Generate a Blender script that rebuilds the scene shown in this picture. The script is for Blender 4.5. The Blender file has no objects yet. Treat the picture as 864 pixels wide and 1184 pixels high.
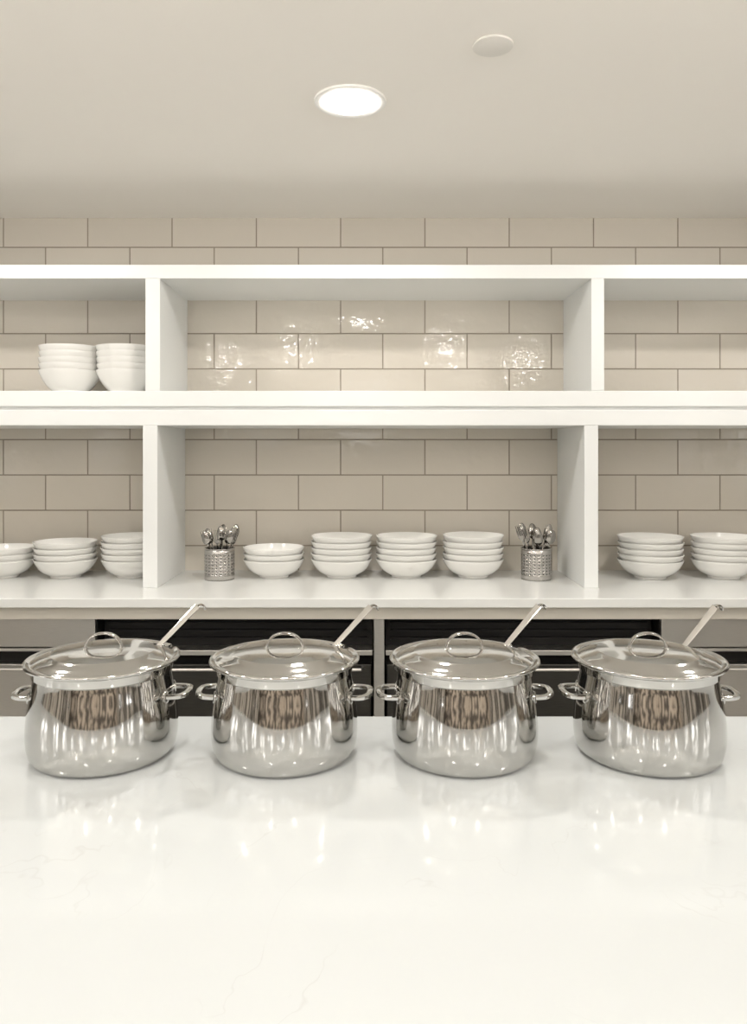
import bpy, bmesh, math, random
from mathutils import Vector, Matrix
random.seed(7)
C = bpy.context.scene.collection
PI = math.pi
F = 900.0; CX = 432.0; HY = 520.0; CZ = 1.42
def wx(px, Y): return (px-CX)/F*Y
def wz(py, Y): return CZ-(py-HY)/F*Y

# ------------------------------------------------------------ materials
def mat(name, col=(.8,.8,.8), rough=.5, metal=0.0, spec=.5):
    m = bpy.data.materials.new(name); m.use_nodes = True
    b = m.node_tree.nodes['Principled BSDF']
    b.inputs['Base Color'].default_value = (*col, 1)
    b.inputs['Roughness'].default_value = rough
    b.inputs['Metallic'].default_value = metal
    b.inputs['Specular IOR Level'].default_value = spec
    return m
def noise_mat(name, c1, c2, scale, rough, metal=0.0, bump=0.0, r2=None, spec=.5, stretch=None, lo=0.0, hi=1.0):
    m = mat(name, c1, rough, metal, spec); nt = m.node_tree; N = nt.nodes; L = nt.links
    b = N['Principled BSDF']
    tc = N.new('ShaderNodeTexCoord'); mp = N.new('ShaderNodeMapping')
    if stretch: mp.inputs['Scale'].default_value = stretch
    L.new(tc.outputs['Object'], mp.inputs['Vector'])
    n = N.new('ShaderNodeTexNoise'); n.inputs['Scale'].default_value = scale; n.inputs['Detail'].default_value = 4
    L.new(mp.outputs[0], n.inputs['Vector'])
    rg = N.new('ShaderNodeMapRange'); rg.inputs['From Min'].default_value = lo; rg.inputs['From Max'].default_value = hi
    L.new(n.outputs['Fac'], rg.inputs['Value'])
    mx = N.new('ShaderNodeMix'); mx.data_type = 'RGBA'
    mx.inputs[6].default_value = (*c1,1); mx.inputs[7].default_value = (*c2,1)
    L.new(rg.outputs[0], mx.inputs[0]); L.new(mx.outputs[2], b.inputs['Base Color'])
    if r2 is not None:
        mr = N.new('ShaderNodeMapRange'); mr.inputs['To Min'].default_value = rough; mr.inputs['To Max'].default_value = r2
        L.new(n.outputs['Fac'], mr.inputs['Value']); L.new(mr.outputs[0], b.inputs['Roughness'])
    if bump:
        bp = N.new('ShaderNodeBump'); bp.inputs['Strength'].default_value = 1; bp.inputs['Distance'].default_value = bump
        L.new(n.outputs['Fac'], bp.inputs['Height']); L.new(bp.outputs[0], b.inputs['Normal'])
    return m
M = {}
M['paint'] = noise_mat('shelf_paint', (.79,.80,.785), (.81,.82,.805), 3, .38)
M['ceiling'] = noise_mat('ceiling_paint', (.92,.885,.83), (.94,.905,.85), 2, .75)
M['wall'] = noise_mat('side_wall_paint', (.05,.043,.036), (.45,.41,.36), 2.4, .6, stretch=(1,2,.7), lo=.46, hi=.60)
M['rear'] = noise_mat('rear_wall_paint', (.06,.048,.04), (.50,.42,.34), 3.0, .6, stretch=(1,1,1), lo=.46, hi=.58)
M['darkframe'] = mat('window_frame_paint', (.03,.028,.025), .4)
M['floor'] = noise_mat('floor_tile', (.50,.475,.43), (.58,.555,.50), 4, .4)
M['steel'] = noise_mat('polished_steel', (.55,.54,.52), (.61,.60,.575), 9, .04, 1.0, r2=.09)
M['lidsteel'] = noise_mat('lid_steel', (.53,.52,.50), (.60,.585,.56), 9, .06, 1.0, r2=.10)
M['brushed'] = noise_mat('brushed_steel', (.50,.485,.46), (.66,.64,.61), 30, .30, 1.0, r2=.42, stretch=(1,1,30))
M['darksteel'] = noise_mat('dark_steel', (.05,.047,.043), (.08,.076,.07), 20, .30, .9, stretch=(1,1,20))
M['cutlery'] = noise_mat('cutlery_steel', (.30,.28,.26), (.42,.40,.37), 20, .12, 1.0)
M['holder'] = noise_mat('holder_steel', (.46,.44,.415), (.52,.50,.475), 20, .26, 1.0)
M['holes'] = mat('hole_shade', (.08,.076,.07), .4, .5)  # dark tone standing in for the shade behind the perforations
M['black'] = noise_mat('black_recess', (.006,.0055,.005), (.012,.011,.010), 8, .5, spec=.2)
M['bowl'] = noise_mat('bowl_glaze', (.83,.82,.785), (.85,.84,.805), 6, .16)
M['plastic'] = mat('ceiling_plastic', (.92,.91,.88), .5)
M['plate'] = mat('cover_plate_plastic', (.80,.775,.725), .45)
def quartz():
    m = mat('white_quartz', (.86,.85,.81), .09, 0, .55); nt = m.node_tree; N = nt.nodes; L = nt.links
    b = N['Principled BSDF']; tc = N.new('ShaderNodeTexCoord')
    n1 = N.new('ShaderNodeTexNoise'); n1.inputs['Scale'].default_value = 2.6; n1.inputs['Detail'].default_value = 5; n1.inputs['Distortion'].default_value = .5
    n1.inputs['Roughness'].default_value = .55
    L.new(tc.outputs['Object'], n1.inputs['Vector'])
    s = N.new('ShaderNodeMath'); s.operation = 'SUBTRACT'; s.inputs[1].default_value = .5; L.new(n1.outputs['Fac'], s.inputs[0])
    a = N.new('ShaderNodeMath'); a.operation = 'ABSOLUTE'; L.new(s.outputs[0], a.inputs[0])
    mr = N.new('ShaderNodeMapRange'); mr.inputs['From Min'].default_value = 0; mr.inputs['From Max'].default_value = .0035
    mr.inputs['To Min'].default_value = 1; mr.inputs['To Max'].default_value = 0; L.new(a.outputs[0], mr.inputs['Value'])
    n2 = N.new('ShaderNodeTexNoise'); n2.inputs['Scale'].default_value = 7; n2.inputs['Detail'].default_value = 2
    L.new(tc.outputs['Object'], n2.inputs['Vector'])
    r2 = N.new('ShaderNodeMapRange'); r2.inputs['From Min'].default_value = .42; r2.inputs['From Max'].default_value = .62
    r2.inputs['To Max'].default_value = .28; L.new(n2.outputs['Fac'], r2.inputs['Value'])
    mu = N.new('ShaderNodeMath'); mu.operation = 'MULTIPLY'; L.new(mr.outputs[0], mu.inputs[0]); L.new(r2.outputs[0], mu.inputs[1])
    mx = N.new('ShaderNodeMix'); mx.data_type = 'RGBA'; mx.inputs[6].default_value = (.615,.64,.645,1); mx.inputs[7].default_value = (.46,.46,.45,1)
    L.new(mu.outputs[0], mx.inputs[0]); L.new(mx.outputs[2], b.inputs['Base Color'])
    return m
M['quartz'] = quartz()
TW = .364; TH = .1525
def tile(name, k):
    m = mat(name, (.5,.45,.38), .1); nt = m.node_tree; N = nt.nodes; L = nt.links
    b = N['Principled BSDF']; tc = N.new('ShaderNodeTexCoord')
    sp = N.new('ShaderNodeSeparateXYZ'); cb = N.new('ShaderNodeCombineXYZ')
    L.new(tc.outputs['Object'], sp.inputs[0]); L.new(sp.outputs[0], cb.inputs[0]); L.new(sp.outputs[2], cb.inputs[1])
    br = N.new('ShaderNodeTexBrick'); br.offset = .5; br.offset_frequency = 2
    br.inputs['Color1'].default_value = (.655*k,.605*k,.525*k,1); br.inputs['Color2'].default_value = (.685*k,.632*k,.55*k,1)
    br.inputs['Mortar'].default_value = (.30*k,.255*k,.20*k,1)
    br.inputs['Scale'].default_value = 1; br.inputs['Mortar Size'].default_value = .0028; br.inputs['Mortar Smooth'].default_value = .1
    br.inputs['Brick Width'].default_value = TW; br.inputs['Row Height'].default_value = TH
    L.new(cb.outputs[0], br.inputs['Vector']); L.new(br.outputs['Color'], b.inputs['Base Color'])
    n = N.new('ShaderNodeTexNoise'); n.inputs['Scale'].default_value = 17; n.inputs['Detail'].default_value = 2.5
    L.new(tc.outputs['Object'], n.inputs['Vector'])
    b1 = N.new('ShaderNodeBump'); b1.inputs['Distance'].default_value = .0026; b1.inputs['Strength'].default_value = .8
    L.new(n.outputs['Fac'], b1.inputs['Height'])
    b2 = N.new('ShaderNodeBump'); b2.inputs['Distance'].default_value = .0012; b2.invert = True
    L.new(br.outputs['Fac'], b2.inputs['Height']); L.new(b1.outputs[0], b2.inputs['Normal']); L.new(b2.outputs[0], b.inputs['Normal'])
    mr = N.new('ShaderNodeMapRange'); mr.inputs['To Min'].default_value = .05; mr.inputs['To Max'].default_value = .8
    L.new(br.outputs['Fac'], mr.inputs['Value']); L.new(mr.outputs[0], b.inputs['Roughness'])
    return m
M['tile'] = tile('taupe_tile',1.0); M['tile_shaded'] = tile('taupe_tile_shaded',.86)  # upper strip is the same tile with shade put into its colour
def emit(name, col, s):
    m = bpy.data.materials.new(name); m.use_nodes = True; nt = m.node_tree
    nt.nodes.clear(); o = nt.nodes.new('ShaderNodeOutputMaterial'); e = nt.nodes.new('ShaderNodeEmission')
    e.inputs[0].default_value = (*col,1); e.inputs[1].default_value = s; nt.links.new(e.outputs[0], o.inputs[0]); return m
M['glow'] = emit('lamp_diffuser', (1,.96,.90), 26)

# ------------------------------------------------------------ mesh helpers
def box(bm, x0,x1,y0,y1,z0,z1):
    vs = [bm.verts.new(p) for p in ((x0,y0,z0),(x1,y0,z0),(x1,y1,z0),(x0,y1,z0),(x0,y0,z1),(x1,y0,z1),(x1,y1,z1),(x0,y1,z1))]
    for f in ((3,2,1,0),(4,5,6,7),(0,1,5,4),(1,2,6,5),(2,3,7,6),(3,0,4,7)): bm.faces.new([vs[i] for i in f])
def lathe(bm, prof, seg=64, skip=None, close=False):
    rings = []
    for r,z in prof:
        if r < 1e-6: rings.append([bm.verts.new((0,0,z))])
        else: rings.append([bm.verts.new((r*math.cos(2*PI*i/seg), r*math.sin(2*PI*i/seg), z)) for i in range(seg)])
    n = len(rings)
    for k in range(n-1 if not close else n):
        a, b = rings[k], rings[(k+1)%n]
        for i in range(seg):
            j = (i+1)%seg
            if skip and skip(k, i): continue
            if len(a)==1 and len(b)==1: continue
            if len(a)==1: bm.faces.new((a[0], b[j], b[i]))
            elif len(b)==1: bm.faces.new((a[i], a[j], b[0]))
            else: bm.faces.new((a[i], a[j], b[j], b[i]))
def tube(bm, pts, r, seg=12, flat=None, up=Vector((0,0,1)), caps=True):
    pts = [Vector(p) for p in pts]; rings = []
    for i,p in enumerate(pts):
        d = (pts[min(i+1,len(pts)-1)] - pts[max(i-1,0)]).normalized()
        s = d.cross(up)
        if s.length < 1e-4: s = d.cross(Vector((0,1,0)))
        s.normalize(); u = s.cross(d).normalized()
        rr = r[i] if isinstance(r,(list,tuple)) else r
        ring = []
        for k in range(seg):
            a = 2*PI*k/seg
            if flat:
                fw, ft = flat[i] if isinstance(flat[0],(list,tuple)) else flat
                ca, sa = math.cos(a), math.sin(a)
                q = s*(math.copysign(abs(ca)**.5,ca)*fw/2) + u*(math.copysign(abs(sa)**.5,sa)*ft/2)
            else: q = s*(math.cos(a)*rr) + u*(math.sin(a)*rr)
            ring.append(bm.verts.new(p+q))
        rings.append(ring)
    for a,b in zip(rings, rings[1:]):
        for k in range(seg):
            j=(k+1)%seg; bm.faces.new((a[k],a[j],b[j],b[k]))
    if caps: bm.faces.new(rings[0][::-1]); bm.faces.new(rings[-1])
def obj(name, bm, m, parent=None, smooth=False, bevel=0, loc=(0,0,0), solid=0):
    bmesh.ops.recalc_face_normals(bm, faces=bm.faces)
    me = bpy.data.meshes.new(name); bm.to_mesh(me); bm.free()
    if smooth:
        for p in me.polygons: p.use_smooth = True
        me.set_sharp_from_angle(angle=math.radians(38))
    me.materials.append(m)
    o = bpy.data.objects.new(name, me); C.objects.link(o); o.location = loc
    if parent: o.parent = parent
    if solid:
        s = o.modifiers.new('solid','SOLIDIFY'); s.thickness = solid; s.offset = 0
    if bevel:
        b = o.modifiers.new('bevel','BEVEL'); b.width = bevel; b.segments = 2; b.limit_method = 'ANGLE'
    return o
def boxobj(name, dims, m, parent=None, bevel=.002):
    bm = bmesh.new(); box(bm, *dims); return obj(name, bm, m, parent, bevel=bevel)
def tag(o, label, cat, group=None):
    o['label'] = label; o['category'] = cat
    if group: o['group'] = group
    return o
def thing(name, label, cat, loc=(0,0,0), rotz=0, group=None):
    o = bpy.data.objects.new(name, None); C.objects.link(o); o.location = loc; o.rotation_euler = (0,0,rotz)
    o.empty_display_size = .05
    return tag(o, label, cat, group)
def copy_tree(o, parent=None):
    c = o.copy(); C.objects.link(c)
    if parent: c.parent = parent
    for ch in list(o.children): copy_tree(ch, c)
    return c
def struct(o): o['kind'] = 'structure'; return o

# ------------------------------------------------------------ setting
YW = 3.36; ZC = 2.42; XR = 3.0; YR = -3.0
struct(boxobj('floor', (-XR,XR,YR,YW,-.05,0), M['floor'], bevel=0))
struct(boxobj('ceiling', (-XR,XR,YR,YW,ZC,ZC+.05), M['ceiling'], bevel=0))
def tiled(name, z0, z1, zs, m):
    xs = wx(394, YW)
    bm = bmesh.new(); box(bm, -XR-xs, XR-xs, 0, .06, z0-zs, z1-zs)
    return struct(obj(name, bm, m, loc=(xs, YW, zs)))
zsplit = wz(325, YW)
tiled('wall_back', 0, zsplit, wz(590,YW)-10*TH, M['tile'])
tiled('wall_back_upper', zsplit, ZC, wz(286,YW)-11*TH, M['tile_shaded'])
wn = [0]
def portal(cx_,cy_,cz_,sx,sy,rot):
    l = bpy.data.lights.new('daylight_portal','AREA'); l.shape='RECTANGLE'; l.size=sx; l.size_y=sy; l.cycles.is_portal=True
    o = bpy.data.objects.new('daylight_portal', l); C.objects.link(o); o.location=(cx_,cy_,cz_); o.rotation_euler=rot
def wall_with_windows(name, axis, c0, c1, lo, hi, ops, zb, zt, m):
    def bx(bm, a,b,z0,z1,t0=c0,t1=c1):
        if axis=='x': box(bm, a,b,t0,t1,z0,z1)
        else: box(bm, t0,t1,a,b,z0,z1)
    bm = bmesh.new(); bx(bm, lo,hi,0,zb); bx(bm, lo,hi,zt,ZC)
    v = [lo]+[q for o in ops for q in o]+[hi]
    for i in range(0,len(v),2): bx(bm, v[i],v[i+1],zb,zt)
    struct(obj(name, bm, m))
    for a,b in ops:
        wn[0]+=1; bm = bmesh.new(); t=.045; e0,e1=c0+.02,c1-.02
        bx(bm,a,b,zb,zb+t,e0,e1); bx(bm,a,b,zt-t,zt,e0,e1)
        n=max(2,round((b-a)/.42))
        for k in range(n+1):
            x=a+(b-a-t)*k/n; bx(bm,x,x+t,zb,zt,e0,e1)
        bx(bm,a,b,1.84,1.87,e0,e1)
        struct(obj('window_%d'%wn[0], bm, M['darkframe']))
        mid=(a+b)/2; cz_=(zb+zt)/2
        if axis=='x': portal(mid,c0-.01,cz_,b-a,zt-zb,(PI/2,0,PI))
        elif c0<0: portal(c0-.01,mid,cz_,b-a,zt-zb,(PI/2,0,PI/2))
        else: portal(c1+.01,mid,cz_,b-a,zt-zb,(PI/2,0,-PI/2))
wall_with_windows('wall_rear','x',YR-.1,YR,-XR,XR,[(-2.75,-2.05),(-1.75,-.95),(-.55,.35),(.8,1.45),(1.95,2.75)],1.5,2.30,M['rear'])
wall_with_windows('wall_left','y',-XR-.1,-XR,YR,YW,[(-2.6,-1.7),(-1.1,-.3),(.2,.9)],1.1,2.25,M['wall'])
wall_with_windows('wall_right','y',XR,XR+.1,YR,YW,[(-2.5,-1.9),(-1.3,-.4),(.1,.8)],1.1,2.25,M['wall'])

# ------------------------------------------------------------ shelving
YF = 2.925; ZT = .90
XE = 2.55
def shelf_unit(label, ztop, tth, zbot, bth, divs, yb=YW-.001):
    t = thing('shelving_unit', label, 'shelf', (0,YF,zbot))
    dy = yb-YF
    boxobj('top_board', (-XE,XE,0,dy,ztop-tth-zbot,ztop-zbot), M['paint'], t)
    if bth: boxobj('bottom_board', (-XE,XE,0,dy,0,bth), M['paint'], t)
    for x0,x1 in divs:
        boxobj('divider', (x0,x1,.001,dy,bth,ztop-tth-zbot), M['paint'], t, .0015)
    return t
u_div = [(wx(168,YF),wx(185,YF)),(wx(684,YF),wx(699,YF)),(-XE,-XE+.055),(XE-.055,XE)]
l_div = [(wx(165,YF),wx(182,YF)),(wx(676,YF),wx(692,YF)),(-XE,-XE+.055),(XE-.055,XE)]
zU = wz(452,YF)
shelf_unit('upper white painted open shelving unit with wide bays against tiled wall', wz(306,YF), wz(306,YF)-wz(322,YF), wz(470,YF), zU-wz(470,YF), u_div)
t = shelf_unit('lower white painted open shelving unit standing on the back worktop', wz(474,YF), wz(474,YF)-wz(492,YF), ZT, 0, l_div)
boxobj('joint_strip', (-XE,XE,.012,YW-.001-YF,wz(474,YF)-ZT,wz(470,YF)-ZT), M['paint'], t, 0)

# ------------------------------------------------------------ back worktop & undercounter
YC = 2.72
zedge = wz(703,YC)
t = thing('back_worktop', 'long white stone worktop below the open shelves along the tiled wall', 'worktop', (0,YC,0))
M['back_stone'] = noise_mat('back_worktop_stone', (.74,.745,.725), (.77,.775,.755), 3, .14)
boxobj('top_slab', (-XR+.01,XR-.01,0,YW-.001-YC,zedge,ZT), M['back_stone'], t, .003)
M['apron'] = noise_mat('apron_paint', (.62,.58,.51), (.66,.62,.55), 4, .5)
YA = 2.76; zA = wz(716,YA)
boxobj('apron', (-XR+.01,XR-.01,YA-YC,YA-YC+.03,zA,zedge), M['apron'], t, .001)
YD = 2.79
def drawer(parent, x0,x1,z0,z1,yo=0, m='brushed'):
    bm = bmesh.new(); box(bm, x0,x1,yo,yo+.02,z0,z1)
    d = obj('drawer', bm, M[m], parent, bevel=.002)
    bm = bmesh.new()
    tube(bm, [(x0+.03,yo-.001,z1-.012),(x0+.035,yo-.022,z1-.012),(x1-.035,yo-.022,z1-.012),(x1-.03,yo-.001,z1-.012)], .006, 8)
    obj('handle', bm, M['brushed'], d, smooth=True)
    return d
zh1, zh2 = wz(752,YD), wz(768,YD)
for (x0,x1,side) in ((-2.2, wx(110,YD), 'left'), (wx(765,YD), 2.2, 'right')):
    w = x1-x0
    t = thing('drawer_cabinet', 'stainless steel drawer cabinet under the back worktop at the far %s'%side, 'cabinet', (x0,YD,0))
    boxobj('body', (0,w,.025,.53,.1,zA-.002), M['black'], t)
    boxobj('top_panel', (0,w,0,.02,zh1+.012,zA-.002), M['brushed'], t)
    boxobj('grip_lip', (0,w,-.014,.02,zh1,zh1+.009), M['brushed'], t, .001)
    drawer(t, 0,w,.40,zh2); drawer(t, 0,w,.11,.39)
    boxobj('toe_kick', (.02,w-.02,.06,.1,0,.1), M['black'], t)
for (p0,p1,side) in ((112,431,'left'), (446,763,'right')):
    x0,x1 = wx(p0,YD), wx(p1,YD); w = x1-x0
    t = thing('undercounter_refrigerator', 'steel undercounter refrigerator with black top recess, %s of the centre post'%side, 'refrigerator', (x0,YD,0))
    boxobj('body', (0,w,.08,.53,.1,zA-.002), M['black'], t)
    boxobj('top_rail', (0,w,.0,.075,zh1-.018,zh1), M['brushed'], t)
    bm = bmesh.new()
    for k in range(3): box(bm, .02,w-.02,.065,.079,zh1+.02+k*.028,zh1+.03+k*.028)
    obj('vent_grille', bm, M['black'], t)
    for k in range(2):
        a = .006+k*w/2; b = a+w/2-.012
        drawer(t, a,b,.42,zh2-.004,.01,'darksteel'); drawer(t, a,b,.12,.41,.01,'darksteel')
    boxobj('toe_kick', (.02,w-.02,.08,.12,0,.1), M['black'], t)
tag(boxobj('support_post', (wx(432.5,YD),wx(444.5,YD),YD-.01,YD+.3,0,zA-.001), M['brushed']), 'narrow steel support post between the two refrigerators under the worktop', 'post')

# ------------------------------------------------------------ island
YI = 1.52
tag(boxobj('island_worktop', (-1.9,1.9,.35,YI,ZT-.04,ZT), M['quartz'], bevel=.003), 'wide white veined stone island worktop in the foreground carrying the pots', 'worktop')
t = thing('island_cabinet', 'white island base cabinet hidden beneath the foreground worktop', 'cabinet', (0,.42,0))
boxobj('body', (-1.8,1.8,0,1.04,.1,ZT-.041), M['paint'], t)
boxobj('toe_kick', (-1.75,1.75,.06,.98,0,.1), M['black'], t)
for k in range(4): boxobj('door', (-1.79+k*.9,-.91+k*.9,-.02,-.001,.12,.84), M['paint'], t)

# ------------------------------------------------------------ pots
def make_pot():
    t = thing('stock_pot', '', 'pot')
    bm = bmesh.new()
    lathe(bm, [(0,.001),(.104,0),(.111,.0005),(.1165,.004),(.1205,.011),(.1235,.023),(.1248,.036),(.1249,.050),(.1240,.066),(.1221,.083),(.1196,.100),(.1170,.115),(.1145,.128),(.1134,.136),
               (.1130,.1395),(.1142,.1410),(.1160,.1420),(.1164,.152),(.1170,.155),(.1225,.1562),(.1235,.1572),(.1225,.1580),(.1158,.1575),(.1140,.150),(.1115,.138),(.1165,.105),(.1220,.06),(.121,.025),(.110,.005),(0,.004)], 96)
    obj('body', bm, M['steel'], t, smooth=True)
    prof = [(.1250,.1588),(.1270,.1590),(.1280,.1604),(.1280,.1620),(.1270,.1634),(.1250,.1640),(.1225,.1632),(.1195,.1618),(.1165,.1618),(.1140,.1632),(.1105,.1650),(.103,.1676),(.095,.1700),(.088,.1718),(.0865,.1728),(.084,.1730),(.070,.1752),(.050,.1770),(.028,.1780),(0,.1783)]
    seg = 72; a0 = math.radians(33)
    def skip(k, i):
        a = 2*PI*(i+.5)/seg
        return k < 14 and abs(a-a0) < math.radians(5)
    bm = bmesh.new(); lathe(bm, prof, seg, skip)
    for v in [v for v in bm.verts if not v.link_faces]: bm.verts.remove(v)
    lid = obj('lid', bm, M['lidsteel'], t, smooth=True, solid=.0012)
    bm = bmesh.new(); pts = []
    for k in range(25):
        a = PI*k/24; pts.append((-.031*math.copysign(abs(math.cos(a))**.9,math.cos(a)), 0, .1772+.0265*math.sin(a)**.95))
    tube(bm, pts, 0, 12, flat=(.0038,.0100), up=Vector((0,1,0)))
    obj('lid_handle', bm, M['steel'], lid, smooth=True)
    for s in (-1,1):
        bm = bmesh.new(); lathe(bm, [(0,.0),(.008,.0),(.0083,.0007),(.007,.0018),(0,.002)], 20)
        obj('handle_mount', bm, M['steel'], lid, smooth=True, loc=(s*.030,0,.1775))
    for s in (-1,1):
        bm = bmesh.new(); pts = []
        hw = .032
        base = [(.116,-hw),(.125,-hw),(.134,-hw+.002),(.141,-hw+.007),(.1455,-hw+.016),(.147,0),(.1455,hw-.016),(.141,hw-.007),(.134,hw-.002),(.125,hw),(.116,hw)]
        base[0] = (math.sqrt(.1186**2-hw**2), -hw); base[-1] = (base[0][0], hw)
        for q,(x,y) in enumerate(base): pts.append((s*x, y, .103 + .002*math.cos(y/hw*PI/2)))
        tube(bm, pts, 0, 12, flat=(.0105,.0075))
        h = obj('side_handle', bm, M['steel'], t, smooth=True)
        for yy in (-hw, hw):
            bm = bmesh.new(); lathe(bm, [(0,-.001),(.010,-.001),(.010,.0010),(.008,.0024),(0,.0026)], 20)
            p = obj('bracket', bm, M['steel'], h, smooth=True, loc=(s*math.sqrt(.1190**2-yy**2), yy, .103))
            dvec = Vector((s*math.sqrt(.1190**2-yy**2), yy, .016)).normalized()
            p.rotation_euler = dvec.to_track_quat('Z','Y').to_euler()
    return t
def make_ladle():
    t = thing('ladle', '', 'ladle')
    P0 = Vector((.078,.052,.165)); P1 = Vector((.146,.076,.235)); d = (P1-P0).normalized()
    low = P0 - d*.105
    ref = Vector((-.10,-.85,.5)).normalized()
    side = d.cross(ref).normalized(); up = side.cross(d).normalized()
    bm = bmesh.new()
    n = 16; pts=[]; fl=[]
    for k in range(n+1):
        u = k/n; pts.append(low.lerp(P1, u)); fl.append((.0065+.0055*u**1.4, .0028))
    tube(bm, pts, 0, 12, flat=fl, up=ref)
    h = obj('handle', bm, M['steel'], t, smooth=True)
    bm = bmesh.new(); R = .0075
    dn = Vector((.62,.1,-.62)).normalized(); dn = (dn - d*dn.dot(d)).normalized()
    sd = d.cross(dn).normalized(); cpt = P1 + dn*R
    rings = []
    for k in range(13):
        a = PI*.85*k/12; nrm = (-dn*math.cos(a) + d*math.sin(a)); p = cpt + nrm*R
        w_ = .0052*(1-.35*(k/12)**2)
        rings.append([bm.verts.new(p+sd*sx*w_+nrm*sn*.0017) for sx,sn in ((-1,-.6),(-.6,-1),(.6,-1),(1,-.6),(1,.6),(.6,1),(-.6,1),(-1,.6))])
    for a,b in zip(rings, rings[1:]):
        for k in range(8): bm.faces.new((a[k],a[(k+1)%8],b[(k+1)%8],b[k]))
    bm.faces.new(rings[0]); bm.faces.new(rings[-1])
    obj('hook', bm, M['steel'], h, smooth=True)
    bm = bmesh.new(); r=.030; prof=[]
    for k in range(9):
        a = PI/2*k/8; prof.append((r*math.sin(a), -r*.8*math.cos(a)))
    for k in range(9):
        a = PI/2*(8-k)/8; prof.append(((r-.0015)*math.sin(a), -(r-.0015)*.8*math.cos(a)))
    lathe(bm, prof, 32)
    obj('ladle_bowl', bm, M['steel'], t, smooth=True, loc=low-Vector((.028,.009,-.001)))
    return t
pots = [(121,'leftmost of the four covered stainless steel pots on the island'),
        (330,'polished covered steel pot on the island, second from the left'),
        (536.5,'polished covered steel pot on the island, second from the right'),
        (748,'rightmost of the four covered stainless steel pots on the island')]
lad = ['steel ladle sticking out of the leftmost pot','steel ladle sticking out of the second pot from the left',
       'steel ladle sticking out of the second pot from the right','steel ladle sticking out of the rightmost pot']
P = make_pot(); Ld = make_ladle()
for i,(px,lab) in enumerate(pots):
    p = P if i==0 else copy_tree(P); l = Ld if i==0 else copy_tree(Ld)
    loc = (wx(px,1.345), 1.340, ZT+.0005)
    p.location = loc; l.location = loc
    p.rotation_euler.z = l.rotation_euler.z = math.radians((1.5,-1,.8,-1.5)[i])
    tag(p, lab, 'pot', 'covered steel pots on the island'); tag(l, lad[i], 'ladle', 'ladles in the pots')

# ------------------------------------------------------------ bowls
def bowl_mesh(name, prof):
    bm = bmesh.new(); lathe(bm, prof, 56)
    bmesh.ops.recalc_face_normals(bm, faces=bm.faces)
    me = bpy.data.meshes.new(name); bm.to_mesh(me); bm.free()
    for p in me.polygons: p.use_smooth = True
    me.set_sharp_from_angle(angle=math.radians(50))
    me.materials.append(M['bowl']); return me
low_prof = [(0,.004),(.052,.004),(.054,0),(.060,0),(.0615,.008),(.075,.0135),(.092,.0245),(.106,.039),(.1160,.055),(.1210,.066),(.1235,.0715),(.1240,.0740),(.1215,.0745),(.1185,.0685),(.113,.058),(.103,.043),(.088,.0300),(.070,.0245),(0,.0235)]
up_prof = [(0,.004),(.058,.004),(.060,0),(.066,0),(.068,.010),(.078,.019),(.093,.036),(.105,.056),(.114,.076),(.1175,.087),(.1178,.0895),(.1158,.090),(.110,.076),(.101,.057),(.088,.038),(.072,.0245),(0,.0235)]
mesh_low = bowl_mesh('bowl', low_prof); mesh_up = bowl_mesh('bowl_deep', up_prof)
ordn = ['topmost','second from top','third from top','fourth from top','fifth from top']
def stack(px, Y, z, n, me, step, desc, group, s=1.0, xover=None):
    x = wx(px, Y) if xover is None else xover
    for k in range(n):
        o = bpy.data.objects.new('bowl', me); C.objects.link(o)
        jx, jy = (0,0) if k==0 else (random.uniform(-.0015,.0015), random.uniform(-.0015,.0015))
        o.location = (x+jx, Y+jy, z+.0004+k*(step+.0004)); o.scale = (s,s,1)
        o.rotation_euler = (0,0,random.uniform(0,6))
        w = ordn[n-1-k] if k>0 else 'bottom'
        lab = ('%s white bowl of %s'%(w,desc)) if 'from' not in w else ('white bowl %s in %s'%(w,desc))
        tag(o, lab, 'bowl', group)
YB = 3.19
SL = .0235
GL='bowls stacked on the lower shelf'
stack(4, YB, ZT, 3, mesh_low, SL, 'the low stack at the left edge, lower shelf', GL)
stack(76, YB, ZT, 4, mesh_low, SL, 'the four-bowl stack, lower shelf, left bay', GL)
xd = l_div[0][0]
stack(0, YB, ZT, 5, mesh_low, SL, 'the lower stack touching the left divider', GL, .96, xd-.1245)
stack(317, YB, ZT, 3, mesh_low, SL, 'the low stack beside the left cutlery holder', GL)
stack(395, YB, ZT, 5, mesh_low, SL, 'the leftmost tall stack in the lower centre bay', GL)
stack(470, YB, ZT, 5, mesh_low, SL, 'the middle tall stack in the lower centre bay', GL)
stack(547, YB, ZT, 5, mesh_low, SL+.0006, 'the tall stack beside the right cutlery holder', GL)
stack(752, YB-.02, ZT, 5, mesh_low, SL, 'the stack just right of the right divider', GL, 1.04)
stack(837, YB-.02, ZT, 5, mesh_low, SL, 'the stack at the right edge, lower shelf', GL, 1.02)
YU = 3.09; SU=.0235
stack(81.5, YU, zU, 5, mesh_up, SU, 'the left stack on the upper shelf', 'deep bowls stacked on the upper shelf')
stack(0, YU, zU, 5, mesh_up, SU, 'the upper-shelf stack touching the divider', 'deep bowls stacked on the upper shelf', 1.0, u_div[0][0]-.1195)

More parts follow.
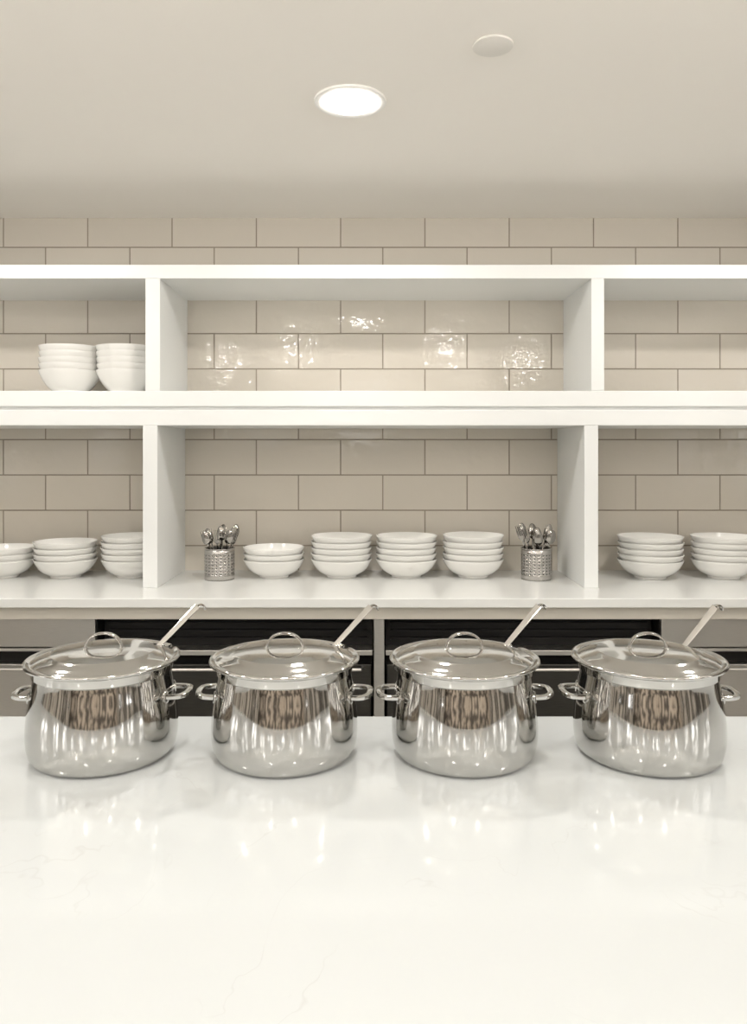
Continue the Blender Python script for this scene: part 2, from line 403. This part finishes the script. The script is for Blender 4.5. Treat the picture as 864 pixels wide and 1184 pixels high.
# ------------------------------------------------------------ cutlery holders
def make_holder():
    t = thing('cutlery_holder', '', 'holder')
    R=.059; H=.124; n=22; rows=7; z0=.020; z1=.106
    bm = bmesh.new()
    def P_(a,z): return bm.verts.new((R*math.cos(a),R*math.sin(a),z))
    da = 2*PI/n; dz=(z1-z0)/rows
    for i in range(n):
        for r in range(rows):
            ca = (i+.5)*da; cz = z0+(r+.5)*dz
            out = [(-1,-1),(0,-1),(1,-1),(1,0),(1,1),(0,1),(-1,1),(-1,0)]
            inn = [(-.707,-.707),(0,-1),(.707,-.707),(1,0),(.707,.707),(0,1),(-.707,.707),(-1,0)]
            O=[P_(ca+u*da/2, cz+v*dz/2) for u,v in out]; I=[P_(ca+u*da*.17, cz+v*dz*.23) for u,v in inn]
            for k in range(8):
                j=(k+1)%8; bm.faces.new((O[k],O[j],I[j],I[k]))
    for (a,b) in ((0,z0),(z1,H)):
        for i in range(n): 
            q=[P_(i*da,a),P_((i+.5)*da,a),P_((i+1)*da,a),P_((i+1)*da,b),P_((i+.5)*da,b),P_(i*da,b)]
            bm.faces.new(q)
    bmesh.ops.remove_doubles(bm, verts=bm.verts, dist=.0001)
    obj('body', bm, M['holder'], t, smooth=True, solid=.001)
    bm = bmesh.new(); lathe(bm, [(R-.002,.003),(R-.002,H-.004),(R-.003,H-.004),(R-.003,.003)], 40, close=True); obj('hole_shade_sleeve', bm, M['holes'], t, smooth=True)  # added sleeve, dark so the perforations read as shaded
    bm = bmesh.new(); lathe(bm, [(0,.0008),(R,.0008),(R,.002),(0,.002)], 32); obj('base', bm, M['holder'], t)
    bm = bmesh.new(); lathe(bm, [(R-.0012,H-.002),(R+.0018,H-.002),(R+.0022,H),(R+.0018,H+.002),(R-.0012,H+.002)], 52, close=True); obj('rim', bm, M['holder'], t, smooth=True)
    return t
def make_spoon():
    t = thing('spoon', '', 'spoon')
    bm = bmesh.new(); n=10; pts=[];fl=[]
    for k in range(n+1):
        u=k/n; pts.append((0,.004*math.sin(u*PI),.15*u)); fl.append((.0125-.0070*u,.0028))
    tube(bm, pts, 0, 10, flat=fl, up=Vector((0,1,0))); obj('handle', bm, M['cutlery'], t, smooth=True)
    bm = bmesh.new(); G=[]
    for i in range(9):
        r = i/8; row=[]
        for k in range(20):
            a=2*PI*k/20; x=.0175*r*math.cos(a); z=.030*r*math.sin(a); row.append(bm.verts.new((x*(1-.15*math.sin(a)),-.008*(1-r*r),z)))
        G.append(row)
    for a,b in zip(G,G[1:]):
        for k in range(20): bm.faces.new((a[k],a[(k+1)%20],b[(k+1)%20],b[k]))
    bmesh.ops.remove_doubles(bm, verts=bm.verts, dist=.00005)
    obj('spoon_bowl', bm, M['cutlery'], t, smooth=True, loc=(0,.002,.176), solid=.0013)
    return t
def make_fork():
    t = thing('fork', '', 'fork')
    bm = bmesh.new(); n=10; pts=[];fl=[]
    for k in range(n+1):
        u=k/n; pts.append((0,.004*math.sin(u*PI),.148*u)); fl.append((.0125-.0070*u,.0028))
    tube(bm, pts, 0, 10, flat=fl, up=Vector((0,1,0))); obj('handle', bm, M['cutlery'], t, smooth=True)
    bm = bmesh.new()
    tube(bm, [(0,0,.146),(0,-.002,.155),(0,-.003,.166)], 0, 12, flat=[(.006,.002),(.022,.002),(.026,.002)], up=Vector((0,1,0)))
    for k in range(4):
        x=-.0105+k*.007
        tube(bm, [(x,-.003,.164),(x,-.004,.185),(x,-.001,.206)], 0, 8, flat=[(.0045,.002),(.0038,.0018),(.0024,.0012)], up=Vector((0,1,0)))
    obj('tines', bm, M['cutlery'], t, smooth=True)
    return t
H0 = make_holder(); S0 = make_spoon(); F0 = make_fork(); first={'h':True,'s':True,'f':True}
dirs = {'leaning left':(180,17.5),'leaning right':(0,18.5),'leaning to the front':(270,16),'leaning to the back':(90,17),'leaning front left':(222,18),'leaning front right':(318,17),
        'leaning back left':(140,18),'leaning back right':(40,19),'upright in the middle':(0,1.5),'tilted slightly left':(170,8),'tilted slightly right':(10,9),'tilted slightly to the back':(95,8)}
for side,px in (('left',254),('right',620)):
    Y=3.13; hx=wx(px,Y)
    h = H0 if first['h'] else copy_tree(H0); first['h']=False
    h.location=(hx,Y,ZT); tag(h,'perforated steel cutlery holder near the %s divider of the lower shelf'%side,'holder','perforated cutlery holders')
    for i,(pl,(dg,tl)) in enumerate(dirs.items()):
        isf = pl in (('leaning left','leaning back left','leaning to the front','leaning right') if side=='left' else ('leaning left','leaning back right','leaning front left'))
        key='f' if isf else 's'; src=F0 if isf else S0
        o = src if first[key] else copy_tree(src); first[key]=False
        a=math.radians(dg); r0=.007 if tl>10 else (.026 if tl>5 else 0); tilt=math.radians(tl)
        d = Vector((math.cos(a),math.sin(a),0))
        o.location = Vector((hx,Y,ZT+.0045)) + d*r0
        axis = Vector((0,0,1)).cross(d)
        yaw = random.uniform(-.4,.4)
        m = Matrix.Rotation(tilt,4,axis) @ Matrix.Rotation(yaw,4,'Z')
        o.rotation_euler = m.to_euler(); o.scale=(1,1,random.uniform(.96,1.08))
        tag(o,'steel %s %s in the %s cutlery holder'%('fork' if isf else 'spoon',pl,side),'fork' if isf else 'spoon','cutlery in the %s holder'%side)

# ------------------------------------------------------------ ceiling fittings
def make_downlight():
    t = thing('downlight','', 'ceiling light')
    bm = bmesh.new(); lathe(bm, [(.0795,0),(.1025,0),(.1035,-.004),(.1025,-.0066),(.100,-.0072),(.086,-.0058),(.0795,-.004)], 64, close=True)
    obj('trim_ring', bm, M['plastic'], t, smooth=True)
    bm = bmesh.new(); lathe(bm, [(0,-.015),(.03,-.0146),(.06,-.0125),(.073,-.009),(.079,-.005),(.079,-.001),(0,-.001)], 48)
    obj('diffuser', bm, M['glow'], t, smooth=True)
    return t
lights = [(wx(405,2.23),2.23,9.0,'glowing round recessed ceiling light above the shelves'),
 (-1.38,2.23,10,'recessed ceiling light out of frame to the left, near the shelves'),(1.38,2.23,10,'recessed ceiling light out of frame to the right, near the shelves'),
 (-.1,.8,3.4,'recessed ceiling light out of frame, straight above the island'),(-1.6,.8,4.2,'recessed ceiling light out of frame, above the island left end'),(1.5,.8,4.2,'recessed ceiling light out of frame, above the island right end'),
 (-.75,-.8,9,'recessed ceiling light behind the camera, left'),(.7,-.8,9,'recessed ceiling light behind the camera, right'),
 (-1.7,-2,22,'recessed ceiling light in the rear left corner'),(1.7,-2,22,'recessed ceiling light in the rear right corner')]
D0 = make_downlight()
for i,(x,y,e,lab) in enumerate(lights):
    d = D0 if i==0 else copy_tree(D0)
    d.location=(x,y,ZC); tag(d,lab,'ceiling light','recessed ceiling lights')
    ld = bpy.data.lights.new('lamp','AREA'); ld.shape='DISK'; ld.size=.12; ld.energy = e; ld.color=(1,.96,.905)
    lo = bpy.data.objects.new('lamp',ld); C.objects.link(lo); lo.location=(x,y,ZC-.017)
bm = bmesh.new(); lathe(bm, [(0,-.008),(.045,-.008),(.0495,-.0065),(.050,-.002),(.0475,0),(0,0)], 48)
tag(obj('ceiling_cover_plate', bm, M['plate'], smooth=True, loc=(wx(570,1.92),1.92,ZC)), 'small round white blank cover plate on the ceiling', 'cover plate')

# ------------------------------------------------------------ world: mottled trees and sky, with an added glow below the horizon to brighten the ceiling
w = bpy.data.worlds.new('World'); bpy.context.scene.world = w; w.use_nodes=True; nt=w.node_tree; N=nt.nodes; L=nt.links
bg=N['Background']; tc=N.new('ShaderNodeTexCoord'); mp=N.new('ShaderNodeMapping'); mp.inputs['Scale'].default_value=(3,3,1.6)
n=N.new('ShaderNodeTexNoise'); n.inputs['Scale'].default_value=6; n.inputs['Detail'].default_value=6
cr=N.new('ShaderNodeValToRGB'); cr.color_ramp.elements[0].position=.45; cr.color_ramp.elements[0].color=(.015,.012,.008,1)
cr.color_ramp.elements[1].position=.62; cr.color_ramp.elements[1].color=(1,.965,.92,1)
L.new(tc.outputs['Generated'],mp.inputs[0]); L.new(mp.outputs[0],n.inputs['Vector']); L.new(n.outputs['Fac'],cr.inputs[0])
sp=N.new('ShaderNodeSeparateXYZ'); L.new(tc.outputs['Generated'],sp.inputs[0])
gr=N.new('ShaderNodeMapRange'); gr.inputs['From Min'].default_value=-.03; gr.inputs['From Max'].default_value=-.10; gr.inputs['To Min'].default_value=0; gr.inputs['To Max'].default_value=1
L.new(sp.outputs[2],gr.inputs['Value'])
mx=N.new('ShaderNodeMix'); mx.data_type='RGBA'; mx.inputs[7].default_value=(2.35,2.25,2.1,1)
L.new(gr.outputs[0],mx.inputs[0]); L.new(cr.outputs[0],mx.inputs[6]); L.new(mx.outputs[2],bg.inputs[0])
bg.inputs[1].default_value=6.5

# ------------------------------------------------------------ camera
cam = bpy.data.cameras.new('camera'); co = bpy.data.objects.new('camera',cam); C.objects.link(co)
co.location=(0,0,CZ); co.rotation_euler=(PI/2,0,0)
cam.sensor_width=36; cam.lens=F/1184*36; cam.shift_y=(HY-592)/1184; cam.clip_start=.02
bpy.context.scene.camera=co
vs = bpy.context.scene.view_settings
vs.view_transform='Standard'; vs.gamma=1.08; vs.exposure=-.02
